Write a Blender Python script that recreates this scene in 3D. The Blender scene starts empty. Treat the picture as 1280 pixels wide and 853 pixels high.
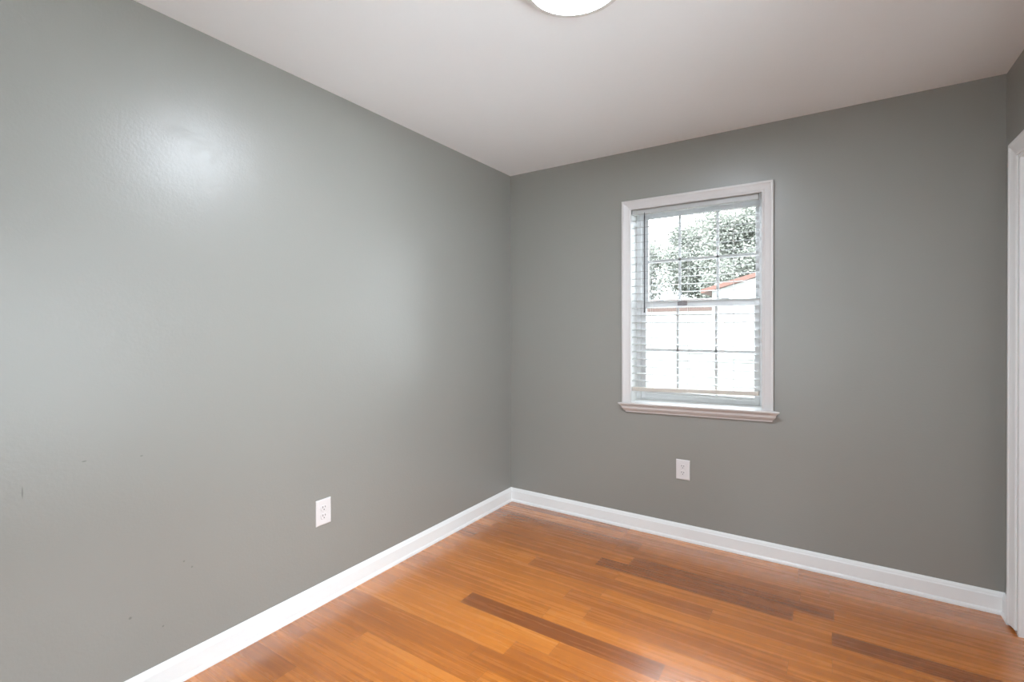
import bpy, bmesh, math, random
from mathutils import Vector, Matrix

# ------------------------------------------------------------------ camera, world, light, exposure
S = bpy.context.scene
COL = S.collection
PI = math.pi

cam_d = bpy.data.cameras.new('camera')
cam = bpy.data.objects.new('camera', cam_d)
COL.objects.link(cam)
S.camera = cam
FOC, YAW, PITCH, ROLL = 607.73, 0.5809, -0.0058, -0.0026
fw = Vector((-math.sin(YAW) * math.cos(PITCH), math.cos(YAW) * math.cos(PITCH), math.sin(PITCH)))
rt = Vector((math.cos(YAW), math.sin(YAW), 0))
up = rt.cross(fw)
r2 = rt * math.cos(ROLL) + up * math.sin(ROLL)
u2 = -rt * math.sin(ROLL) + up * math.cos(ROLL)
m = Matrix((r2, u2, -fw)).transposed().to_4x4()
m.translation = (2.0154, -3.0525, 1.3077)
cam.matrix_world = m
cam_d.sensor_width = 36
cam_d.lens = FOC / 1280 * 36
cam_d.shift_y = -(426.5 - 412.39) / 1280
cam_d.clip_start = 0.02
cam_d.clip_end = 300

W = bpy.data.worlds.new('overcast_sky')
S.world = W
W.use_nodes = True
bg = W.node_tree.nodes['Background']
bg.inputs[0].default_value = (0.88, 0.95, 1.02, 1)
# overcast sky: the zenith is three times as bright as the horizon
_n, _l = W.node_tree.nodes, W.node_tree.links
_tc = _n.new('ShaderNodeTexCoord')
_sp = _n.new('ShaderNodeSeparateXYZ')
_mr = _n.new('ShaderNodeMapRange')
_mr.inputs['To Min'].default_value = 5.0
_mr.inputs['To Max'].default_value = 16.0
_l.new(_tc.outputs['Generated'], _sp.inputs[0])
_l.new(_sp.outputs['Z'], _mr.inputs[0])
_l.new(_mr.outputs[0], bg.inputs[1])

LAMP = 152.0        # radiance of the ceiling fixture's diffuser

sun_d = bpy.data.lights.new('sun', 'SUN')
sun_d.energy = 6.0
sun_d.angle = 0.02
sun_d.color = (0.93, 0.98, 1.05)
sun = bpy.data.objects.new('sun', sun_d)
COL.objects.link(sun)
sun.rotation_euler = Vector((0.55, 0.0, -0.83)).to_track_quat('-Z', 'Y').to_euler()   # high, from behind the house: it never enters the room

S.view_settings.view_transform = 'Standard'
S.view_settings.look = 'None'
S.view_settings.gamma = 1
S.view_settings.use_curve_mapping = False
S.view_settings.exposure = 0.29
S.cycles.max_bounces = 14
S.cycles.diffuse_bounces = 8
S.cycles.glossy_bounces = 6
S.cycles.transparent_max_bounces = 24
S.cycles.sample_clamp_indirect = 12

# sky portal just outside the window (guides sampling of the sky, emits nothing itself)
pl = bpy.data.lights.new('window_portal', 'AREA')
pl.shape = 'RECTANGLE'
pl.size, pl.size_y = 0.80, 1.30
pl.cycles.is_portal = True
po = bpy.data.objects.new('window_portal', pl)
COL.objects.link(po)
po.location = (1.31, 0.26, 1.45)
po.rotation_euler = (-PI / 2, 0, 0)

pl2 = pl.copy()
pl2.size, pl2.size_y = 1.85, 1.62
po2 = bpy.data.objects.new('window_portal', pl2)
COL.objects.link(po2)
po2.location = (2.674 + 0.26, -2.235, 1.20)
po2.rotation_euler = (PI / 2, 0, PI / 2)
pl3 = pl.copy()
pl3.size, pl3.size_y = 0.82, 1.62
po3 = bpy.data.objects.new('window_portal', pl3)
COL.objects.link(po3)
po3.location = (1.40, -3.32 - 0.26, 1.20)
po3.rotation_euler = (PI / 2, 0, 0)

# ------------------------------------------------------------------ helpers
def s2l(c):
    return tuple((v / 255 / 12.92) if v / 255 <= 0.04045 else ((v / 255 + 0.055) / 1.055) ** 2.4 for v in c)

def mat(name, col, rough=0.5, spec=0.5, bump=None, metal=0.0):
    M = bpy.data.materials.new(name)
    M.use_nodes = True
    nt = M.node_tree
    b = nt.nodes['Principled BSDF']
    b.inputs['Base Color'].default_value = (*col, 1)
    b.inputs['Roughness'].default_value = rough
    b.inputs['Specular IOR Level'].default_value = spec
    b.inputs['Metallic'].default_value = metal
    if bump:
        scale, strength, dist = bump
        tc = nt.nodes.new('ShaderNodeTexCoord')
        n = nt.nodes.new('ShaderNodeTexNoise')
        n.inputs['Scale'].default_value = scale
        n.inputs['Detail'].default_value = 3
        bp = nt.nodes.new('ShaderNodeBump')
        bp.inputs['Strength'].default_value = strength
        bp.inputs['Distance'].default_value = dist
        nt.links.new(tc.outputs['Object'], n.inputs['Vector'])
        nt.links.new(n.outputs['Fac'], bp.inputs['Height'])
        nt.links.new(bp.outputs['Normal'], b.inputs['Normal'])
    return M

def link_mesh(name, bm, material, parent=None, smooth=False):
    bmesh.ops.recalc_face_normals(bm, faces=bm.faces)
    me = bpy.data.meshes.new(name)
    bm.to_mesh(me)
    bm.free()
    if smooth:
        for p in me.polygons:
            p.use_smooth = True
    o = bpy.data.objects.new(name, me)
    COL.objects.link(o)
    if material:
        me.materials.append(material)
    if parent:
        o.parent = parent
    return o

def struct(o):
    o['kind'] = 'structure'
    return o

def empty(name, loc=(0, 0, 0)):
    o = bpy.data.objects.new(name, None)
    COL.objects.link(o)
    o.location = loc
    o.empty_display_size = 0.1
    return o

def thing(o, label, cat, group=None):
    o['label'] = label
    o['category'] = cat
    if group:
        o['group'] = group
    return o

def box(bm, a, b, bev=0.0):
    t = bmesh.new()
    bmesh.ops.create_cube(t, size=1)
    sx, sy, sz = (abs(b[i] - a[i]) for i in range(3))
    bmesh.ops.scale(t, vec=(sx, sy, sz), verts=t.verts)
    bmesh.ops.translate(t, vec=[(a[i] + b[i]) / 2 for i in range(3)], verts=t.verts)
    if bev > 0:
        bmesh.ops.bevel(t, geom=t.edges[:], offset=min(bev, 0.45 * min(sx, sy, sz)), segments=2, profile=0.5, affect='EDGES')
    merge(bm, t)

def merge(bm, t, M=None):
    vs = {}
    for v in t.verts:
        vs[v] = bm.verts.new(M @ v.co if M else v.co)
    for f in t.faces:
        try:
            n = bm.faces.new([vs[v] for v in f.verts])
            n.smooth = f.smooth
        except ValueError:
            pass
    t.free()

def strip(bm, loops, caps=True, closed=True):
    """skin a list of equal-length vertex loops"""
    rows = [[bm.verts.new(p) for p in L] for L in loops]
    n = len(rows[0])
    for a, b in zip(rows, rows[1:]):
        for i in range(n if closed else n - 1):
            j = (i + 1) % n
            bm.faces.new((a[i], a[j], b[j], b[i]))
    if caps:
        bm.faces.new(rows[0][::-1])
        bm.faces.new(rows[-1])

def lathe(bm, prof, centre, axis='Z', seg=64):
    """prof: list of (radius, height); radius 0 closes to a point"""
    rows = []
    for r, h in prof:
        if r == 0:
            rows.append([bm.verts.new((centre[0], centre[1], centre[2] + h))])
        else:
            rows.append([bm.verts.new((centre[0] + r * math.cos(2 * PI * i / seg), centre[1] + r * math.sin(2 * PI * i / seg), centre[2] + h)) for i in range(seg)])
    for a, b in zip(rows, rows[1:]):
        for i in range(seg):
            j = (i + 1) % seg
            if len(a) == 1 and len(b) == 1:
                continue
            if len(a) == 1:
                bm.faces.new((a[0], b[j], b[i]))
            elif len(b) == 1:
                bm.faces.new((a[i], a[j], b[0]))
            else:
                bm.faces.new((a[i], a[j], b[j], b[i]))

def tube(bm, pts, rad, seg=8, caps=True):
    loops = []
    for k, p in enumerate(pts):
        p = Vector(p)
        d = (Vector(pts[min(k + 1, len(pts) - 1)]) - Vector(pts[max(k - 1, 0)])).normalized()
        ref = Vector((0, 0, 1)) if abs(d.z) < 0.9 else Vector((1, 0, 0))
        x = d.cross(ref).normalized()
        y = d.cross(x)
        r = rad[k] if isinstance(rad, (list, tuple)) else rad
        loops.append([p + x * r * math.cos(2 * PI * i / seg) + y * r * math.sin(2 * PI * i / seg) for i in range(seg)])
    strip(bm, loops, caps)

def hole_wall(bm, P, us, vs, holes, t0, t1):
    """slab over the grid us x vs with the cells in holes left open; P(u, v, t) -> world"""
    g = {}
    def V(i, j, t):
        k = (i, j, t)
        if k not in g:
            g[k] = bm.verts.new(P(us[i], vs[j], t))
        return g[k]
    solid = lambda i, j: 0 <= i < len(us) - 1 and 0 <= j < len(vs) - 1 and (i, j) not in holes
    for i in range(len(us) - 1):
        for j in range(len(vs) - 1):
            if not solid(i, j):
                continue
            for t in (t0, t1):
                bm.faces.new((V(i, j, t), V(i + 1, j, t), V(i + 1, j + 1, t), V(i, j + 1, t)))
            for (di, dj, a, b) in ((-1, 0, (i, j), (i, j + 1)), (1, 0, (i + 1, j), (i + 1, j + 1)), (0, -1, (i, j), (i + 1, j)), (0, 1, (i, j + 1), (i + 1, j + 1))):
                if not solid(i + di, j + dj):
                    bm.faces.new((V(*a, t0), V(*b, t0), V(*b, t1), V(*a, t1)))

def casing(bm, P, a0, a1, b0, b1, prof):
    """three-sided mitred casing round an opening a0..a1 x b0..b1; prof = [(outward, protrusion)]"""
    loops = []
    for sx, top in ((-1, 0), (-1, 1), (1, 1), (1, 0)):
        loops.append([P((a0 - u) if sx < 0 else (a1 + u), (b1 + u) if top else b0, t) for u, t in prof])
    strip(bm, loops)

# ------------------------------------------------------------------ materials
TRIM_DIM = mat('white_trim_backlit', s2l((203, 199, 197)), 0.38, 0.5, (60, 0.06, 0.002))  # window trim, colour darkened for its backlit shade
TRIM_LIT = mat('white_trim_lamplit', s2l((228, 228, 227)), 0.35, 0.5, (60, 0.06, 0.002))  # same white trim, colour lightened for lamp light on baseboards and door
VINYL = mat('white_vinyl', s2l((216, 217, 218)), 0.35, 0.5, (40, 0.03, 0.001))
SLAT = mat('blind_slat_white', s2l((178, 178, 176)), 0.4, 0.5, (30, 0.03, 0.001))
PLATE = mat('white_plastic', s2l((214, 209, 208)), 0.35, 0.5, (80, 0.02, 0.001))
SLOT = mat('dark_slot', s2l((70, 66, 64)), 0.6, 0.3, (90, 0.02, 0.001))
WAND = mat('smoky_plastic_wand', s2l((92, 92, 94)), 0.25, 0.5, (50, 0.02, 0.001))
CORD = mat('white_cord', s2l((222, 222, 220)), 0.8, 0.2, (400, 0.2, 0.0005))
LOCKM = mat('grey_lock_metal', s2l((150, 145, 147)), 0.4, 0.5, (90, 0.03, 0.001))
RIMM = mat('fixture_rim', s2l((205, 203, 199)), 0.45, 0.4, (60, 0.02, 0.001))
CEIL = mat('ceiling_paint', s2l((228, 229, 229)), 0.7, 0.3, (7, 0.10, 0.02))

def wall_paint(name, marks=False):
    M = mat(name, s2l((140, 138.5, 133)), 0.36, 0.62)
    nt = M.node_tree
    N, L = nt.nodes, nt.links
    b = N['Principled BSDF']
    tc = N.new('ShaderNodeTexCoord')
    fine = N.new('ShaderNodeTexNoise'); fine.inputs['Scale'].default_value = 95; fine.inputs['Detail'].default_value = 3
    wide = N.new('ShaderNodeTexNoise'); wide.inputs['Scale'].default_value = 9; wide.inputs['Detail'].default_value = 2
    mx = N.new('ShaderNodeMath'); mx.operation = 'MULTIPLY_ADD'; mx.inputs[1].default_value = 2.2
    bp = N.new('ShaderNodeBump'); bp.inputs['Strength'].default_value = 0.35; bp.inputs['Distance'].default_value = 0.0012
    L.new(tc.outputs['Object'], fine.inputs['Vector']); L.new(tc.outputs['Object'], wide.inputs['Vector'])
    L.new(wide.outputs['Fac'], mx.inputs[0]); L.new(fine.outputs['Fac'], mx.inputs[2])
    L.new(mx.outputs[0], bp.inputs['Height']); L.new(bp.outputs['Normal'], b.inputs['Normal'])
    if marks:
        # dull scuffs under the lamp's sheen, and a few nail holes: shapes of their own on this wall
        warp = N.new('ShaderNodeTexNoise'); warp.inputs['Scale'].default_value = 14; warp.inputs['Detail'].default_value = 4
        L.new(tc.outputs['Object'], warp.inputs['Vector'])
        wv = N.new('ShaderNodeVectorMath'); wv.operation = 'MULTIPLY_ADD'
        wv.inputs[1].default_value = (0.07, 0.07, 0.07); L.new(warp.outputs['Color'], wv.inputs[0]); L.new(tc.outputs['Object'], wv.inputs[2])
        def spot(src, y, z, ry, rz, soft):
            mp = N.new('ShaderNodeMapping'); mp.vector_type = 'POINT'
            mp.inputs['Location'].default_value = (0, -y / ry, -z / rz)
            mp.inputs['Scale'].default_value = (0, 1 / ry, 1 / rz)
            L.new(src, mp.inputs['Vector'])
            ln = N.new('ShaderNodeVectorMath'); ln.operation = 'LENGTH'; L.new(mp.outputs[0], ln.inputs[0])
            mr = N.new('ShaderNodeMapRange'); mr.inputs['From Min'].default_value = 1 - soft; mr.inputs['From Max'].default_value = 1 + soft
            mr.inputs['To Min'].default_value = 1; mr.inputs['To Max'].default_value = 0
            L.new(ln.outputs['Value'], mr.inputs[0])
            return mr.outputs[0]
        def addup(socks):
            acc = socks[0]
            for s in socks[1:]:
                a = N.new('ShaderNodeMath'); a.operation = 'MAXIMUM'; L.new(acc, a.inputs[0]); L.new(s, a.inputs[1]); acc = a.outputs[0]
            return acc
        dull = addup([spot(wv.outputs[0], y + 0.035, z + 0.035, ry, rz, 0.35) for y, z, ry, rz in
                      ((-2.218, 2.024, 0.050, 0.024), (-2.136, 2.008, 0.030, 0.018), (-2.098, 1.972, 0.016, 0.026), (-2.165, 1.985, 0.02, 0.012))])
        rr = N.new('ShaderNodeMapRange'); rr.inputs['To Min'].default_value = 0.36; rr.inputs['To Max'].default_value = 0.39
        L.new(dull, rr.inputs[0]); L.new(rr.outputs[0], b.inputs['Roughness'])
        hole = addup([spot(tc.outputs['Object'], y, z, r, rz, 0.4) for y, z, r, rz in
                      ((-2.214, 0.437, 0.003, 0.003), (-2.187, 0.405, 0.003, 0.003), (-2.381, 0.308, 0.0042, 0.0042), (-2.283, 0.23, 0.003, 0.003),
                       (-2.645, 0.817, 0.0016, 0.016), (-2.501, 0.877, 0.006, 0.002), (-2.345, 0.86, 0.004, 0.002))])
        mc = N.new('ShaderNodeMix'); mc.data_type = 'RGBA'
        mc.inputs[6].default_value = b.inputs['Base Color'].default_value[:]
        mc.inputs[7].default_value = (*s2l((112, 112, 107)), 1)
        L.new(hole, mc.inputs[0]); L.new(mc.outputs[2], b.inputs['Base Color'])
    return M

PAINT = wall_paint('grey_wall_paint')
PAINT_L = wall_paint('grey_wall_paint_marked', True)

def wood_floor():
    M = mat('bamboo_floor', (0.5, 0.2, 0.06), 0.27, 0.6)
    M.node_tree.nodes['Principled BSDF'].inputs['Coat Weight'].default_value = 1.0
    M.node_tree.nodes['Principled BSDF'].inputs['Coat Roughness'].default_value = 0.25
    M.node_tree.nodes['Principled BSDF'].inputs['Coat IOR'].default_value = 1.65
    nt = M.node_tree
    N, L = nt.nodes, nt.links
    b = N['Principled BSDF']
    def math_(op, a=None, bb=None, c=None):
        n = N.new('ShaderNodeMath'); n.operation = op
        for k, v in enumerate((a, bb, c)):
            if v is None: continue
            if isinstance(v, (int, float)): n.inputs[k].default_value = v
            else: L.new(v, n.inputs[k])
        return n.outputs[0]
    tone = N.new('ShaderNodeAttribute'); tone.attribute_name = 'tone'
    uv = N.new('ShaderNodeAttribute'); uv.attribute_name = 'plank'      # x: metres along, y: metres across, z: seed
    sep = N.new('ShaderNodeSeparateXYZ'); L.new(uv.outputs['Vector'], sep.inputs[0])
    u, v, seed = sep.outputs
    def streak(su, sv, det, off):
        cx = N.new('ShaderNodeCombineXYZ')
        L.new(math_('MULTIPLY', u, su), cx.inputs[0]); L.new(math_('MULTIPLY', v, sv), cx.inputs[1]); L.new(math_('MULTIPLY_ADD', seed, 37.0, off), cx.inputs[2])
        n = N.new('ShaderNodeTexNoise'); n.inputs['Scale'].default_value = 1; n.inputs['Detail'].default_value = det; n.inputs['Roughness'].default_value = 0.6
        L.new(cx.outputs[0], n.inputs['Vector'])
        return n.outputs['Fac']
    s1 = streak(1.6, 42, 3, 0.0)        # broad bands along the plank
    s2 = streak(5.0, 260, 4, 5.0)       # fine fibres
    s3 = streak(26, 60, 2, 11.0)        # blotches
    t = math_('ADD', math_('MULTIPLY_ADD', tone.outputs['Fac'], 1.2, -0.1), math_('MULTIPLY', math_('SUBTRACT', s1, 0.5), 0.85))
    t = math_('ADD', t, math_('MULTIPLY', math_('SUBTRACT', s2, 0.5), 0.42))
    t = math_('ADD', t, math_('MULTIPLY', math_('SUBTRACT', s3, 0.5), 0.16))
    ramp = N.new('ShaderNodeValToRGB')
    e = ramp.color_ramp.elements
    e[0].position = 0.0; e[0].color = (*s2l((130, 66, 8)), 1)
    e[1].position = 1.0; e[1].color = (*s2l((210, 134, 54)), 1)
    k = e.new(0.35); k.color = (*s2l((164, 90, 16)), 1)
    k = e.new(0.65); k.color = (*s2l((192, 111, 28)), 1)
    L.new(t, ramp.inputs[0])
    # thin seams at plank edges
    ev = math_('MINIMUM', v, math_('SUBTRACT', 0.098, v))
    seamv = math_('LESS_THAN', ev, 0.0007)
    uend = N.new('ShaderNodeAttribute'); uend.attribute_name = 'plank_end'
    seamu = math_('LESS_THAN', uend.outputs['Fac'], 0.0009)
    seam = math_('MULTIPLY', math_('MAXIMUM', seamv, seamu), 0.45)
    mc = N.new('ShaderNodeMix'); mc.data_type = 'RGBA'
    L.new(seam, mc.inputs[0]); L.new(ramp.outputs[0], mc.inputs[6]); mc.inputs[7].default_value = (*s2l((96, 52, 24)), 1)
    L.new(mc.outputs[2], b.inputs['Base Color'])
    bp = N.new('ShaderNodeBump'); bp.inputs['Strength'].default_value = 0.12; bp.inputs['Distance'].default_value = 0.0006
    L.new(s2, bp.inputs['Height']); L.new(bp.outputs['Normal'], b.inputs['Normal'])
    rr = N.new('ShaderNodeMapRange'); rr.inputs['To Min'].default_value = 0.22; rr.inputs['To Max'].default_value = 0.32
    L.new(s1, rr.inputs[0]); L.new(rr.outputs[0], b.inputs['Roughness'])
    return M
FLOOR = wood_floor()

# ------------------------------------------------------------------ room shell
RW, RH, RD = 2.674, 2.44, 3.32          # room width (x), height, depth (towards -y)
OX0, OX1, OZ0, OZ1 = 0.925, 1.700, 0.790, 2.090        # window opening
DY0, DY1, DZ = -0.17, -0.93, 2.03       # doorway in the right wall
T = 0.24
QY0, QY1, QZ0, QZ1 = -3.15, -1.32, 0.40, 2.00        # unseen window added in the right wall to brighten the left one
PX0, PX1 = 1.00, 1.80                                # another window added for daylight, behind the camera, same heights

# floor: individual planks as faces of one mesh, joints where the photograph shows them
random.seed(7)
ROW0, PITCH_, PLEN = -0.088, 0.098, 0.940
offs = {0: .935, 1: .130, 2: .012, 3: .147, 4: .932, 5: .140, 6: .62, 7: .140, 8: .937, 9: .147, 10: .926, 11: .541, 12: .136, 13: .923, 14: .813, 15: .921, 16: .35, 17: .14}
tones = {(3, 1.087): .18, (4, .932): .14, (4, -.01): .42, (5, 2.023): .12, (5, 1.083): .55, (11, .541): .12, (11, 1.481): .42, (11, -.399): .62, (12, .136): .68, (12, 1.076): .5, (13, -.017): .66,
         (13, .923): .40, (10, .926): .62, (10, -.014): .52, (9, .147): .55, (9, 1.087): .42, (8, .937): .40, (8, -.003): .62, (7, .14): .55, (7, 1.08): .6, (6, 1.56): .5, (3, .147): .5, (3, 2.024): .5,
         (2, .952): .38, (2, .012): .4, (1, 1.07): .5, (1, .13): .32, (0, .935): .46, (0, 1.875): .42, (4, 1.872): .55, (14, .813): .35, (14, -.127): .45, (15, .921): .5, (15, -.019): .42, (7, 2.02): .5}
bm = bmesh.new()
lt = bm.faces.layers.float.new('tone')
lp = bm.loops.layers.float_vector.new('plank')
le = bm.loops.layers.float.new('plank_end')
X0, X1 = -0.06, RW + T
for r in range(-4, 35):
    y1 = ROW0 - r * PITCH_
    y0 = y1 - PITCH_
    off = offs.get(r, random.choice((0.14, 0.93, 0.55, 0.30, 0.74)) + random.uniform(-.02, .02))
    x = off - PLEN * 3
    while x < X1:
        xa, xb = max(x, X0), min(x + PLEN, X1)
        if xb - xa > 1e-4:
            tone = None
            for (rr, xx), tv in tones.items():
                if rr == r and abs(xx - x) < 0.03:
                    tone = tv
            if tone is None:
                tone = random.choice((.35, .45, .5, .55, .62, .28))
            seed = random.random()
            # three faces so the end seams can be told from the middle
            cuts = [xa, xa + 0.004, xb - 0.004, xb]
            vs = [(bm.verts.new((c, y0, 0)), bm.verts.new((c, y1, 0))) for c in cuts]
            for q in range(3):
                f = bm.faces.new((vs[q][0], vs[q + 1][0], vs[q + 1][1], vs[q][1]))
                f[lt] = tone
                for lo in f.loops:
                    co = lo.vert.co
                    lo[lp] = Vector((co.x - x, co.y - y0, seed))
                    lo[le] = min(co.x - xa, xb - co.x)
        x += PLEN
fl = bmesh.ops.extrude_face_region(bm, geom=[f for f in bm.faces])
bmesh.ops.translate(bm, vec=(0, 0, -0.02), verts=[g for g in fl['geom'] if isinstance(g, bmesh.types.BMVert)])
struct(link_mesh('floor', bm, FLOOR))

bm = bmesh.new()
box(bm, (-T, -RD - T, RH), (RW + T, 0.24, RH + 0.12))
struct(link_mesh('ceiling', bm, CEIL))

bm = bmesh.new()
box(bm, (-T, -RD - T, -0.02), (0, 0.24, RH))
struct(link_mesh('wall_left', bm, PAINT_L))

bm = bmesh.new()
hole_wall(bm, lambda u, v, t: (u, t, v), (0, OX0, OX1, RW + T), (-0.02, OZ0, OZ1, RH), {(1, 1)}, 0.0, 0.24)
struct(link_mesh('wall_back', bm, PAINT))

bm = bmesh.new()
hole_wall(bm, lambda u, v, t: (t, u, v), (-RD, QY0, QY1, DY1, DY0, 0.0), (0.0, QZ0, QZ1, DZ, RH), {(3, 0), (3, 1), (3, 2), (1, 1)}, RW, RW + T)
struct(link_mesh('wall_right', bm, PAINT))

bm = bmesh.new()
hole_wall(bm, lambda u, v, t: (u, t, v), (0, PX0, PX1, RW + T), (-0.02, QZ0, QZ1, RH), {(1, 1)}, -RD - T, -RD)
struct(link_mesh('wall_front', bm, PAINT))

# baseboards: flat board with a shaped cap and a small shoe
BB = [(0, 0), (0.0175, 0), (0.0172, 0.010), (0.0145, 0.017), (0.0125, 0.019), (0.0120, 0.078), (0.0095, 0.083), (0.0080, 0.090), (0.0050, 0.0965), (0.003, 0.100), (0, 0.100)]
def baseboard(name, P, s0, s1, m0=0, m1=0):
    """P(s, t, z); m0/m1: +1 mitres the end inwards with t"""
    bm = bmesh.new()
    strip(bm, [[P(s0 + m0 * t, t, z) for t, z in BB], [P(s1 - m1 * t, t, z) for t, z in BB]])
    return struct(link_mesh(name, bm, TRIM_LIT))
baseboard('baseboard_left', lambda s, t, z: (t, -s, z), 0, RD, 1, 1)
baseboard('baseboard_back', lambda s, t, z: (s, -t, z), 0, RW, 1, 1)
baseboard('baseboard_right_corner', lambda s, t, z: (RW - t, -s, z), 0, 0.099, 1, 0)
baseboard('baseboard_right', lambda s, t, z: (RW - t, -s, z), 1.005, RD, 0, 1)
baseboard('baseboard_front', lambda s, t, z: (s, -RD + t, z), 0, RW, 1, 1)

# doorway: casing and jamb
CAS = [(0, 0), (0, 0.0045), (0.006, 0.0075), (0.012, 0.007), (0.030, 0.0105), (0.046, 0.0145), (0.052, 0.018), (0.062, 0.0185), (0.066, 0.0165), (0.066, 0)]
door = struct(empty('door_1', (RW, (DY0 + DY1) / 2, 0)))
def under(o, root):
    o.parent = root
    o.location = -root.location
    return o
bm = bmesh.new()
casing(bm, lambda a, b, t: (RW - t, a, b), DY1 - 0.004 + 0.008, DY0 - 0.004 + 0.008, 0.014, DZ - 0.008 + 0.003, CAS)
under(link_mesh('door_casing', bm, TRIM_LIT), door)
bm = bmesh.new()
jt = 0.018
box(bm, (RW, DY0 - jt, 0), (RW + T, DY0, DZ))
box(bm, (RW, DY1, 0), (RW + T, DY1 + jt, DZ))
box(bm, (RW, DY1 + jt, DZ - jt), (RW + T, DY0 - jt, DZ))
under(link_mesh('door_jamb', bm, TRIM_LIT), door)
bm = bmesh.new()                        # closed panelled door set deep in the jamb
da, db, dx = DY1 + jt + 0.003, DY0 - jt - 0.003, RW + 0.125
box(bm, (dx, da, 0.002), (dx + 0.035, db, DZ - jt - 0.003), 0.002)
pw = (db - da - 0.30) / 2
for c in range(2):
    for z0, z1 in ((0.22, 0.78), (0.92, 1.55), (1.66, 1.90)):
        y0 = da + 0.10 + c * (pw + 0.10)
        lo = lambda k, d: [(dx - d, y0 + k, z0 + k), (dx - d, y0 + pw - k, z0 + k), (dx - d, y0 + pw - k, z1 - k), (dx - d, y0 + k, z1 - k)]
        strip(bm, [lo(0, -0.001), lo(0.004, 0.005), lo(0.012, 0.005), lo(0.022, 0.001), lo(0.05, 0.007)])
dl = under(link_mesh('door_leaf', bm, TRIM_LIT), door)
bm = bmesh.new()
lathe(bm, [(0, 0), (0.031, 0), (0.031, 0.006), (0.012, 0.010), (0.011, 0.030), (0.024, 0.040), (0.027, 0.052), (0.020, 0.062), (0, 0.064)], (0, 0, 0), seg=24)
bmesh.ops.rotate(bm, verts=bm.verts, matrix=Matrix.Rotation(-PI / 2, 3, 'Y'))
bmesh.ops.translate(bm, verts=bm.verts, vec=(dx, da + 0.06, 0.93))
kb = link_mesh('door_knob', bm, mat('satin_nickel', (0.6, 0.58, 0.55), 0.3, 0.5, (60, 0.02, 0.001), 1.0), smooth=True); kb.parent = dl

# ------------------------------------------------------------------ window
win = struct(empty('window_1', (1.313, 0, 0.80)))
TILT = 0.0235                           # the bottom trim and the blind's bottom rail hang a little lower on the left
def tz(x, z):
    return z + (x - 1.313) * TILT

bm = bmesh.new()                        # casing round three sides
WC = [(0, 0), (0, 0.010), (0.008, 0.012), (0.014, 0.0105), (0.030, 0.0135), (0.042, 0.017), (0.046, 0.020), (0.056, 0.020), (0.059, 0.017), (0.059, 0)]
casing(bm, lambda a, b, t: (a, -t, b), 0.935, 1.691, 0.800, 2.059, WC)
under(link_mesh('window_casing', bm, TRIM_DIM), win)

bm = bmesh.new()                        # moulded trim under the window with mitred returns
SP = [(0, 0), (0.050, 0), (0.051, -0.005), (0.047, -0.012), (0.038, -0.017), (0.034, -0.024), (0.031, -0.036), (0.022, -0.048), (0.014, -0.055), (0.012, -0.063), (0, -0.063)]
ZS = 0.829
strip(bm, [[(x, -t, tz(x, ZS + z)) for t, z in SP for x in ((0.913 - t) if k == 0 else (1.731 + t),)] for k in (0, 1)])
under(link_mesh('window_sill', bm, TRIM_DIM), win)

bm = bmesh.new()                        # painted lining of the deep opening
lw = 0.006
TRIM_DAYLIT = mat('white_trim_daylit', s2l((232, 232, 230)), 0.4, 0.5, (60, 0.06, 0.002))  # trim white lightened to carry the daylight on the lining
box(bm, (OX0, 0.0, OZ0), (OX0 + lw, 0.12, OZ1))
box(bm, (OX1 - lw, 0.0, OZ0), (OX1, 0.12, OZ1))
box(bm, (OX0, 0.0, OZ1 - lw), (OX1, 0.12, OZ1))
strip(bm, [[(x, y, tz(x, z)) for y, z in ((0.0, 0.795), (0.0, 0.822), (0.12, 0.832), (0.12, 0.795))] for x in (OX0 + lw, OX1 - lw)])
under(link_mesh('window_lining', bm, TRIM_DAYLIT), win)

GX0, GX1 = 0.990, 1.637
def rect_frame(bm, x0, x1, z0, z1, wl, wr, wb, wt, y0, y1, bev=0.004):
    box(bm, (x0, y0, z0), (x0 + wl, y1, z1), bev)
    box(bm, (x1 - wr, y0, z0), (x1, y1, z1), bev)
    box(bm, (x0 + wl - .003, y0, z0), (x1 - wr + .003, y1, z0 + wb), bev)
    box(bm, (x0 + wl - .003, y0, z1 - wt), (x1 - wr + .003, y1, z1), bev)
bm = bmesh.new()
rect_frame(bm, OX0, OX1, OZ0 + 0.01, OZ1, 0.034, 0.034, 0.036, 0.034, 0.12, 0.225)
box(bm, (OX0 + .03, 0.152, OZ0 + .03), (OX0 + .040, 0.160, OZ1 - .03))     # balance tracks
box(bm, (OX1 - .040, 0.152, OZ0 + .03), (OX1 - .03, 0.160, OZ1 - .03))
under(link_mesh('window_frame', bm, VINYL), win)

def pane(name, x0, x1, z0, z1, y):
    bm = bmesh.new()
    box(bm, (x0, y - 0.002, z0), (x1, y + 0.002, z1))
    return link_mesh(name, bm, GLASS)
GLASS = bpy.data.materials.new('clear_pane')
GLASS.use_nodes = True
nt = GLASS.node_tree
nt.nodes.remove(nt.nodes['Principled BSDF'])
tr = nt.nodes.new('ShaderNodeBsdfTransparent'); tr.inputs[0].default_value = (0.97, 0.985, 0.98, 1)
gl = nt.nodes.new('ShaderNodeBsdfGlossy'); gl.inputs['Roughness'].default_value = 0.02
fr = nt.nodes.new('ShaderNodeFresnel'); fr.inputs['IOR'].default_value = 1.3
mxs = nt.nodes.new('ShaderNodeMixShader')
nt.links.new(fr.outputs[0], mxs.inputs[0]); nt.links.new(tr.outputs[0], mxs.inputs[1]); nt.links.new(gl.outputs[0], mxs.inputs[2])
nt.links.new(mxs.outputs[0], nt.nodes['Material Output'].inputs[0])

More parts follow.
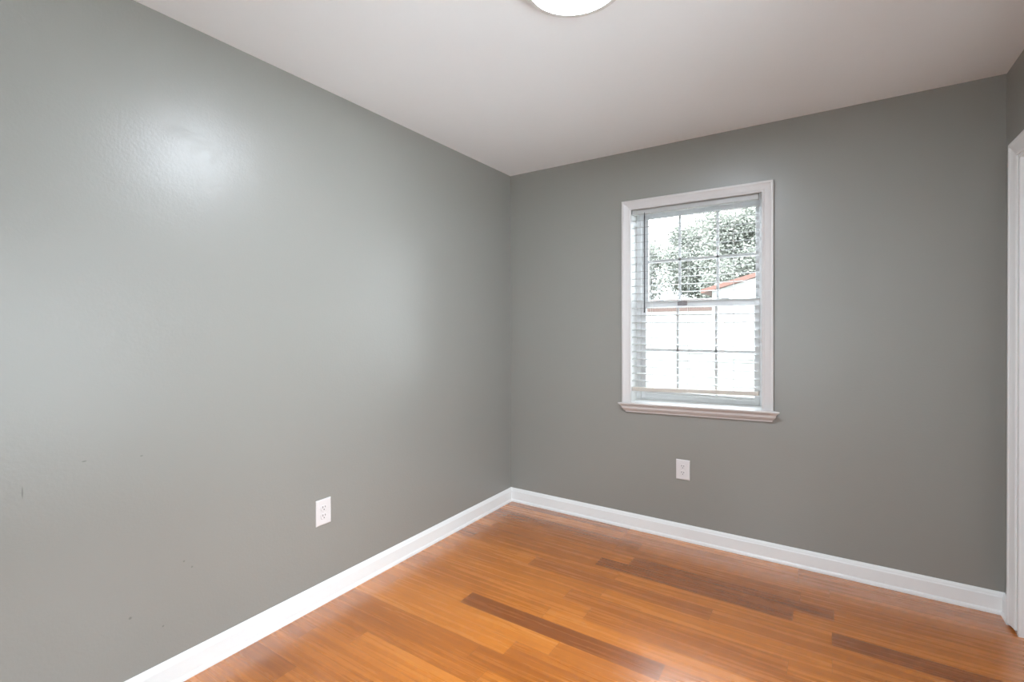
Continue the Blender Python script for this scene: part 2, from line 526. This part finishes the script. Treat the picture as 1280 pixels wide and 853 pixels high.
def sash(name, z0, z1, gz0, gz1, y, ht, mz):
    bm = bmesh.new()
    rect_frame(bm, OX0 + 0.034, OX1 - 0.034, z0, z1, GX0 - OX0 - 0.034, OX1 - 0.034 - GX1, gz0 - z0, z1 - gz1, y - ht / 2, y + ht / 2)
    s = under(link_mesh(name, bm, VINYL), win)
    p = pane('pane', GX0 - .005, GX1 + .005, gz0 - .005, gz1 + .005, y)
    p.parent = s
    bm = bmesh.new()
    for f in (0.315, 0.672):
        x = GX0 + (GX1 - GX0) * f
        box(bm, (x - .008, y - .012, gz0 - .002), (x + .008, y - .003, gz1 + .002), .002)
    box(bm, (GX0 - .002, y - .012, mz - .008), (GX1 + .002, y - .003, mz + .008), .002)
    g = link_mesh('muntin_grid', bm, VINYL)
    g.parent = s
    return s
up_s = sash('upper_sash', 1.430, 2.062, 1.474, 2.028, 0.192, 0.030, 1.742)
lo_s = sash('lower_sash', 0.832, 1.474, 0.885, 1.434, 0.142, 0.030, 1.154)
bm = bmesh.new()                        # lift lip along the lower sash
box(bm, (GX0, 0.112, 0.862), (GX1, 0.130, 0.872), 0.003)
g = link_mesh('lift_rail', bm, VINYL); g.parent = lo_s
bm = bmesh.new()                        # cam lock in the middle of the meeting rail
box(bm, (1.195, 0.121, 1.442), (1.255, 0.1275, 1.468), .002)
tube(bm, [(1.222, 0.124, 1.456), (1.222, 0.113, 1.456)], 0.010, 14)
box(bm, (1.218, 0.114, 1.451), (1.256, 0.119, 1.459), .002)
g = link_mesh('sash_lock', bm, LOCKM); g.parent = lo_s; g['label'] = 'small grey cam lock on the meeting rail'
for x in (1.085, 1.475):
    bm = bmesh.new()
    box(bm, (x - .022, 0.134, 1.474), (x + .022, 0.152, 1.481), .002)
    g = link_mesh('tilt_latch', bm, VINYL); g.parent = lo_s

# two unseen windows added for fill daylight, right wall and behind camera, same joinery
def added_window(name, u0, u1, M, loc):
    """u along the wall, t into the room, v up; M maps (u, t, v) to the world"""
    root = struct(empty(name, loc))
    P = lambda u, v, t: M @ Vector((u, t, v))
    bm = bmesh.new()
    casing(bm, P, u0 + 0.006, u1 - 0.006, QZ0, QZ1 - 0.006, WC)
    under(link_mesh('window_casing', bm, TRIM_DIM), root)
    bm = bmesh.new()
    strip(bm, [[P((u0 - 0.02 - t) if k == 0 else (u1 + 0.02 + t), QZ0 + 0.02 + z, t) for t, z in SP] for k in (0, 1)])
    under(link_mesh('window_sill', bm, TRIM_DIM), root)
    def mapped(fn):
        t = bmesh.new(); fn(t); b = bmesh.new(); merge(b, t, M); return b
    under(link_mesh('window_frame', mapped(lambda b: rect_frame(b, u0, u1, QZ0, QZ1, .034, .034, .036, .034, -.225, 0.0)), VINYL), root)
    zm = (QZ0 + QZ1) / 2
    for nm, z0, z1, y in (('upper_sash', zm - .02, QZ1 - .03, -.192), ('lower_sash', QZ0 + .03, zm + .02, -.142)):
        sh_ = under(link_mesh(nm, mapped(lambda b: rect_frame(b, u0 + .034, u1 - .034, z0, z1, .035, .035, .045, .035, y - .015, y + .015)), VINYL), root)
        p = link_mesh('pane', mapped(lambda b: box(b, (u0 + .06, y - .002, z0 + .04), (u1 - .06, y + .002, z1 - .03))), GLASS)
        p.parent = sh_
added_window('added_window_right', QY0, QY1, Matrix(((0, -1, 0, RW), (1, 0, 0, 0), (0, 0, 1, 0), (0, 0, 0, 1))), (RW, (QY0 + QY1) / 2, QZ0))
added_window('added_window_behind', PX0, PX1, Matrix(((1, 0, 0, 0), (0, 1, 0, -RD), (0, 0, 1, 0), (0, 0, 0, 1))), ((PX0 + PX1) / 2, -RD, QZ0))

# ------------------------------------------------------------------ window blind
bl = thing(empty('window_blind', (1.30, 0.036, 2.066)), 'white horizontal slat blind lowered with its slats open, hanging inside the window', 'blind')
BX0, BX1, BY0, BY1 = 0.934, 1.672, 0.014, 0.046
bm = bmesh.new()
box(bm, (BX0, BY0 + .002, 2.029), (BX1, BY1, 2.086), 0.003)
under(link_mesh('headrail', bm, SLAT), bl)
def slat_mesh(z):
    bm = bmesh.new()
    n = 8
    yz = [(BY0 + (BY1 - BY0) * i / n, z + 0.0008 * math.sin(PI * i / n) + 0.0046 * (i / n - 0.5)) for i in range(n + 1)]
    loop = lambda x: [(x, y, q + 0.0015) for y, q in yz] + [(x, y, q - 0.0015) for y, q in reversed(yz)]
    strip(bm, [loop(BX0), loop(BX1)])
    return bm
SZ = [0.957 + 0.04705 * k for k in range(23)]
s0 = under(link_mesh('slat', slat_mesh(0), SLAT), bl)
s0.location.z += SZ[0]
for z in SZ[1:]:
    c = s0.copy()
    COL.objects.link(c)
    c.parent = bl
    c.location = s0.location
    c.location.z = z - bl.location.z
bm = bmesh.new()
t_ = bmesh.new()
box(t_, (BX0, BY0, -0.013), (BX1, BY1, 0.011), 0.003)
for v in t_.verts:
    v.co.z += 0.914 + (v.co.x - 1.303) * 0.030
merge(bm, t_)
under(link_mesh('bottom_rail', bm, mat('bottom_rail_white', s2l((192, 184, 174)), 0.42, 0.5, (30, 0.03, 0.001))), bl)
for x in (1.058, 1.284, 1.540):
    bm = bmesh.new()
    for y in (BY0 - 0.001, BY1 + 0.001):
        tube(bm, [(x, y, 0.915 + (x - 1.303) * .03), (x, y, 2.03)], 0.0009, 6)
    for z in SZ:
        tube(bm, [(x, BY0 - .001, z - 0.002), (x, BY1 + .001, z - 0.002)], 0.0006, 5)
    under(link_mesh('ladder_cord', bm, CORD), bl)
bm = bmesh.new()
tube(bm, [(1.021, 0.002, 2.035), (1.021, 0.001, 2.006), (1.021, 0.0, 1.41), (1.021, 0.0, 1.396)], [0.002, 0.0042, 0.0042, 0.0055], 8)
w_ = under(link_mesh('tilt_wand', bm, WAND, smooth=False), bl)
w_['label'] = 'thin dark tilt wand hanging at the left'

# ------------------------------------------------------------------ wall outlets
def outlet(label, M):
    """built facing +Z of its own frame: u right, v up"""
    root = thing(empty('wall_outlet'), label, 'outlet', 'white duplex wall outlets')
    root.matrix_world = M
    bm = bmesh.new()
    w, h, t = 0.0405, 0.0605, 0.0065
    lo = lambda k, z: [(sx * (w - k), sy * (h - k), z) for sx, sy in ((-1, -1), (1, -1), (1, 1), (-1, 1))]
    strip(bm, [lo(0, 0.0), lo(0, 0.0035), lo(0.0012, 0.005), lo(0.005, t)])
    link_mesh('cover_plate', bm, PLATE, root)
    for s in (1, -1):
        bm = bmesh.new()
        cy = 0.0195 * s
        pts = []
        for i in range(28):
            a = 2 * PI * i / 28
            pts.append((0.0172 * math.cos(a), max(-0.0135, min(0.0135, 0.0172 * math.sin(a)))))
        strip(bm, [[(x, cy + y, 0.006) for x, y in pts], [(x, cy + y, 0.0078) for x, y in pts], [(x * .94, cy + y * .94, 0.0084) for x, y in pts]])
        rc = link_mesh('receptacle', bm, PLATE, root)
        for (a, b) in (((-0.0078, cy + 0.0005), (-0.0050, cy + 0.0095)), ((0.0050, cy + 0.0015), (0.0078, cy + 0.0090))):
            bm = bmesh.new()
            box(bm, (a[0], a[1], 0.0080), (b[0], b[1], 0.0087))
            link_mesh('slot', bm, SLOT, rc)
        bm = bmesh.new()
        tube(bm, [(0, cy - 0.0068, 0.0080), (0, cy - 0.0068, 0.0087)], 0.0027, 12)
        link_mesh('ground_hole', bm, SLOT, rc)
    bm = bmesh.new()
    tube(bm, [(0, 0, 0.006), (0, 0, 0.0076)], 0.0034, 14)
    link_mesh('screw', bm, PLATE, root)
    return root
outlet('white duplex outlet low on the left wall above the baseboard', Matrix(((0, 0, 1, 0), (1, 0, 0, -1.621), (0, 1, 0, 0.4325), (0, 0, 0, 1))))
outlet('white duplex outlet low on the back wall below the window', Matrix(((1, 0, 0, 1.2595), (0, 0, -1, 0), (0, 1, 0, 0.4325), (0, 0, 0, 1))))

# ------------------------------------------------------------------ ceiling light
CLX, CLY = 1.318, -1.617
cl = thing(empty('ceiling_light', (CLX, CLY, RH)), 'round flush ceiling light, glowing white disc in a pale rim', 'ceiling light')
bm = bmesh.new()
lathe(bm, [(0.1485, 0), (0.1690, 0), (0.1705, -0.006), (0.1700, -0.020), (0.1680, -0.0240), (0.1500, -0.0262), (0.1485, -0.0250), (0.1485, 0)], (0, 0, 0), seg=96)
link_mesh('rim', bm, RIMM, cl)
EM = bpy.data.materials.new('glowing_diffuser')
EM.use_nodes = True
b = EM.node_tree.nodes['Principled BSDF']
b.inputs['Base Color'].default_value = (0.9, 0.9, 0.9, 1)
b.inputs['Emission Color'].default_value = (0.88, 0.975, 1.08, 1)
b.inputs['Emission Strength'].default_value = LAMP
bm = bmesh.new()
lathe(bm, [(0.1483, -0.010), (0.1483, -0.0242), (0.142, -0.0245), (0.11, -0.0245), (0.06, -0.0250), (0, -0.0252)], (0, 0, 0))
link_mesh('diffuser', bm, EM, cl, smooth=True)

# ------------------------------------------------------------------ yard outside the window
GRASS = mat('dry_lawn', s2l((86, 87, 82)), 0.9, 0.1, (6, 0.4, 0.05))
BOUNCE = mat('pale_bounce_surface', s2l((196, 198, 199)), 0.85, 0.2, (9, 0.2, 0.01))  # surface of the added slab that bounces daylight
bm = bmesh.new()
gz = lambda y: -0.30 + 0.080 * y
random.seed(3)
nx, ny = 16, 25
gy = lambda j: 0.30 - 20.3 * (1 - j / 5) if j < 5 else 0.30 + 75 * ((j - 5) / (ny - 5)) ** 1.5
gv = [[bm.verts.new((-40 + 80 * i / nx, gy(j), gz(max(0, gy(j))) + (random.uniform(-.03, .03) if j > 7 else 0))) for i in range(nx + 1)] for j in range(ny + 1)]
for j in range(ny):
    for i in range(nx):
        bm.faces.new((gv[j][i], gv[j][i + 1], gv[j + 1][i + 1], gv[j + 1][i]))
struct(link_mesh('ground', bm, GRASS, smooth=True))
bm = bmesh.new()                        # unseen pale slab added round the house to bounce daylight in
for a, b in (((-14, -16, -0.5), (RW + T + 0.02, -RD - T - 0.02, -0.24)),):
    box(bm, a, b)
prof = [(-16, -0.24), (0.3, -0.24), (6, gz(6) + 0.06), (24, gz(24) + 0.06)]
strip(bm, [[(x, y, z) for y, z in prof] + [(x, y, z - 0.3) for y, z in reversed(prof)] for x in (RW + T + 0.02, 20)])
struct(link_mesh('bounce_slab', bm, BOUNCE))

# shed
sh = thing(empty('shed', (1.0, 10.0, 0.5)), 'white shed with a red roof seen through the right panes of the window', 'shed')
SW = mat('white_shed_siding', s2l((176, 176, 173)), 0.6, 0.3, (18, 0.1, 0.01))
RED = mat('red_metal_roof', s2l((104, 72, 62)), 0.5, 0.4, (10, 0.1, 0.01))
TAN = mat('tan_door_trim', s2l((186, 156, 140)), 0.6, 0.3, (20, 0.1, 0.01))
sx0, sx1, sy0, sy1, sz0 = -0.50, 2.50, 10.0, 13.5, 0.3
slope = 0.285
ze = 2.21 + 0.2 * slope - 0.07
bm = bmesh.new()
loop = lambda y: [(sx0, y, sz0), (sx1, y, sz0), (sx1, y, ze), ((sx0 + sx1) / 2, y, ze + 1.5 * slope), (sx0, y, ze)]
strip(bm, [loop(sy0), loop(sy1)])
under(link_mesh('wall', bm, SW), sh)
for s in (-1, 1):
    bm = bmesh.new()
    mx_ = (sx0 + sx1) / 2
    e0 = (mx_ + s * 1.72, ze + 1.5 * slope - 1.72 * slope)
    strip(bm, [[(e0[0], y, e0[1]), (mx_, y, ze + 1.5 * slope), (mx_, y, ze + 1.5 * slope + 0.10), (e0[0], y, e0[1] + 0.10)] for y in (sy0 - 0.25, sy1 + 0.25)])
    under(link_mesh('roof_panel', bm, RED), sh)
bm = bmesh.new()
rect_frame(bm, -0.26, 0.62, 0.45, 1.45, 0.04, 0.04, 0.04, 0.04, sy0 - 0.03, sy0, 0.0)
under(link_mesh('door_trim', bm, TAN), sh)

# fence
FEN = mat('red_brown_fence', s2l((96, 80, 74)), 0.8, 0.2, (14, 0.4, 0.02))
fe = thing(empty('fence', (-8, 34, gz(34))), 'low reddish brown board fence across the yard seen under the meeting rail', 'fence')
z34 = gz(34)
def board_row(x0, x1):
    bm = bmesh.new()
    x = x0
    while x < x1:
        hgt = 0.86 + random.uniform(-.015, .015)
        box(bm, (x, 34.0, z34 - 0.1), (x + 0.135, 34.025, z34 + hgt))
        x += 0.142
    return bm
under(link_mesh('board_panel', board_row(-17, 0), FEN), fe)
bm = bmesh.new()
for z in (0.15, 0.65):
    box(bm, (-17, 34.025, z34 + z), (0, 34.065, z34 + z + 0.09))
under(link_mesh('rail', bm, FEN), fe)
for x in (-16.9, -14.5, -12.1, -9.7, -7.3, -4.9, -2.5, -0.1):
    bm = bmesh.new()
    box(bm, (x - .05, 34.065, z34 - .3), (x + .05, 34.165, z34 + 0.92), .01)
    under(link_mesh('post', bm, FEN), fe)

# trees
LEAF = mat('grey_green_leaves', s2l((112, 120, 98)), 0.7, 0.2)
nt = LEAF.node_tree
tcn = nt.nodes.new('ShaderNodeTexCoord'); nn = nt.nodes.new('ShaderNodeTexNoise'); nn.inputs['Scale'].default_value = 1.7; nn.inputs['Detail'].default_value = 4
rp = nt.nodes.new('ShaderNodeValToRGB')
rp.color_ramp.elements[0].position = 0.3; rp.color_ramp.elements[0].color = (*s2l((124, 126, 118)), 1)
rp.color_ramp.elements[1].position = 0.7; rp.color_ramp.elements[1].color = (*s2l((136, 138, 129)), 1)
nt.links.new(tcn.outputs['Object'], nn.inputs['Vector']); nt.links.new(nn.outputs['Fac'], rp.inputs[0]); nt.links.new(rp.outputs[0], nt.nodes['Principled BSDF'].inputs['Base Color'])
BARK = mat('grey_bark', s2l((104, 96, 88)), 0.9, 0.2, (30, 0.5, 0.02))
def tree(x, y, top, width, n, seed, label):
    rnd = random.Random(seed)
    base = gz(y)
    root = thing(empty('tree', (x, y, base)), label, 'tree', 'trees beyond the fence')
    H_ = top - base
    bm = bmesh.new()
    tube(bm, [(0, 0, -0.3), (0.05, 0, H_ * .3), (-0.1, .05, H_ * .6), (0, 0, H_ * .9)], [.20, .16, .10, .03], 10)
    link_mesh('trunk', bm, BARK, root, smooth=True)
    tips = []
    for k in range(26):
        a = rnd.uniform(0, 2 * PI)
        h0 = H_ * rnd.uniform(.03, .75)
        fr_ = h0 / H_
        ln = width / 2 * (1.05 - 0.75 * abs(fr_ - .3)) * rnd.uniform(.6, 1)
        e_ = Vector((ln * math.cos(a), ln * math.sin(a), h0 + H_ * rnd.uniform(.08, .24)))
        m_ = Vector((e_.x * .5, e_.y * .5, h0 + (e_.z - h0) * .35))
        bm = bmesh.new()
        tube(bm, [(0, 0, h0), m_, e_], [.07, .045, .012], 6)
        link_mesh('branch', bm, BARK, root, smooth=True)
        tips += [m_, e_, (m_ + e_) / 2]
    tips.append(Vector((0, 0, H_ * .93)))
    bm = bmesh.new()
    for k in range(n):
        c = rnd.choice(tips)
        p = c + Vector((rnd.gauss(0, .62), rnd.gauss(0, .62), rnd.gauss(0, .58)))
        p.z = max(0.1, min(H_, p.z))
        a, b_, c_ = rnd.uniform(0, 2 * PI), rnd.uniform(-1, 1), rnd.uniform(.07, .16)
        nx_ = Vector((math.cos(a), math.sin(a), b_)).normalized()
        s_ = nx_.cross(Vector((rnd.uniform(-1, 1), rnd.uniform(-1, 1), 1))).normalized() * c_
        t2 = nx_.cross(s_).normalized() * c_ * .6
        bm.faces.new([bm.verts.new(q) for q in (p - s_, p - t2, p + s_ * 1.1, p + t2)])
    f = link_mesh('foliage', bm, LEAF, root)
    f['kind'] = 'stuff'
tree(-14.6, 42, 10.2, 6.6, 26000, 1, 'grey-green leafy tree beyond the fence, through the left column of upper panes')
tree(-9.6, 50, 12.4, 7.0, 30000, 2, 'grey-green leafy tree beyond the fence, through the middle column of upper panes')
tree(-4.4, 42, 11.0, 7.0, 30000, 3, 'grey-green leafy tree behind the shed, through the right column of upper panes')
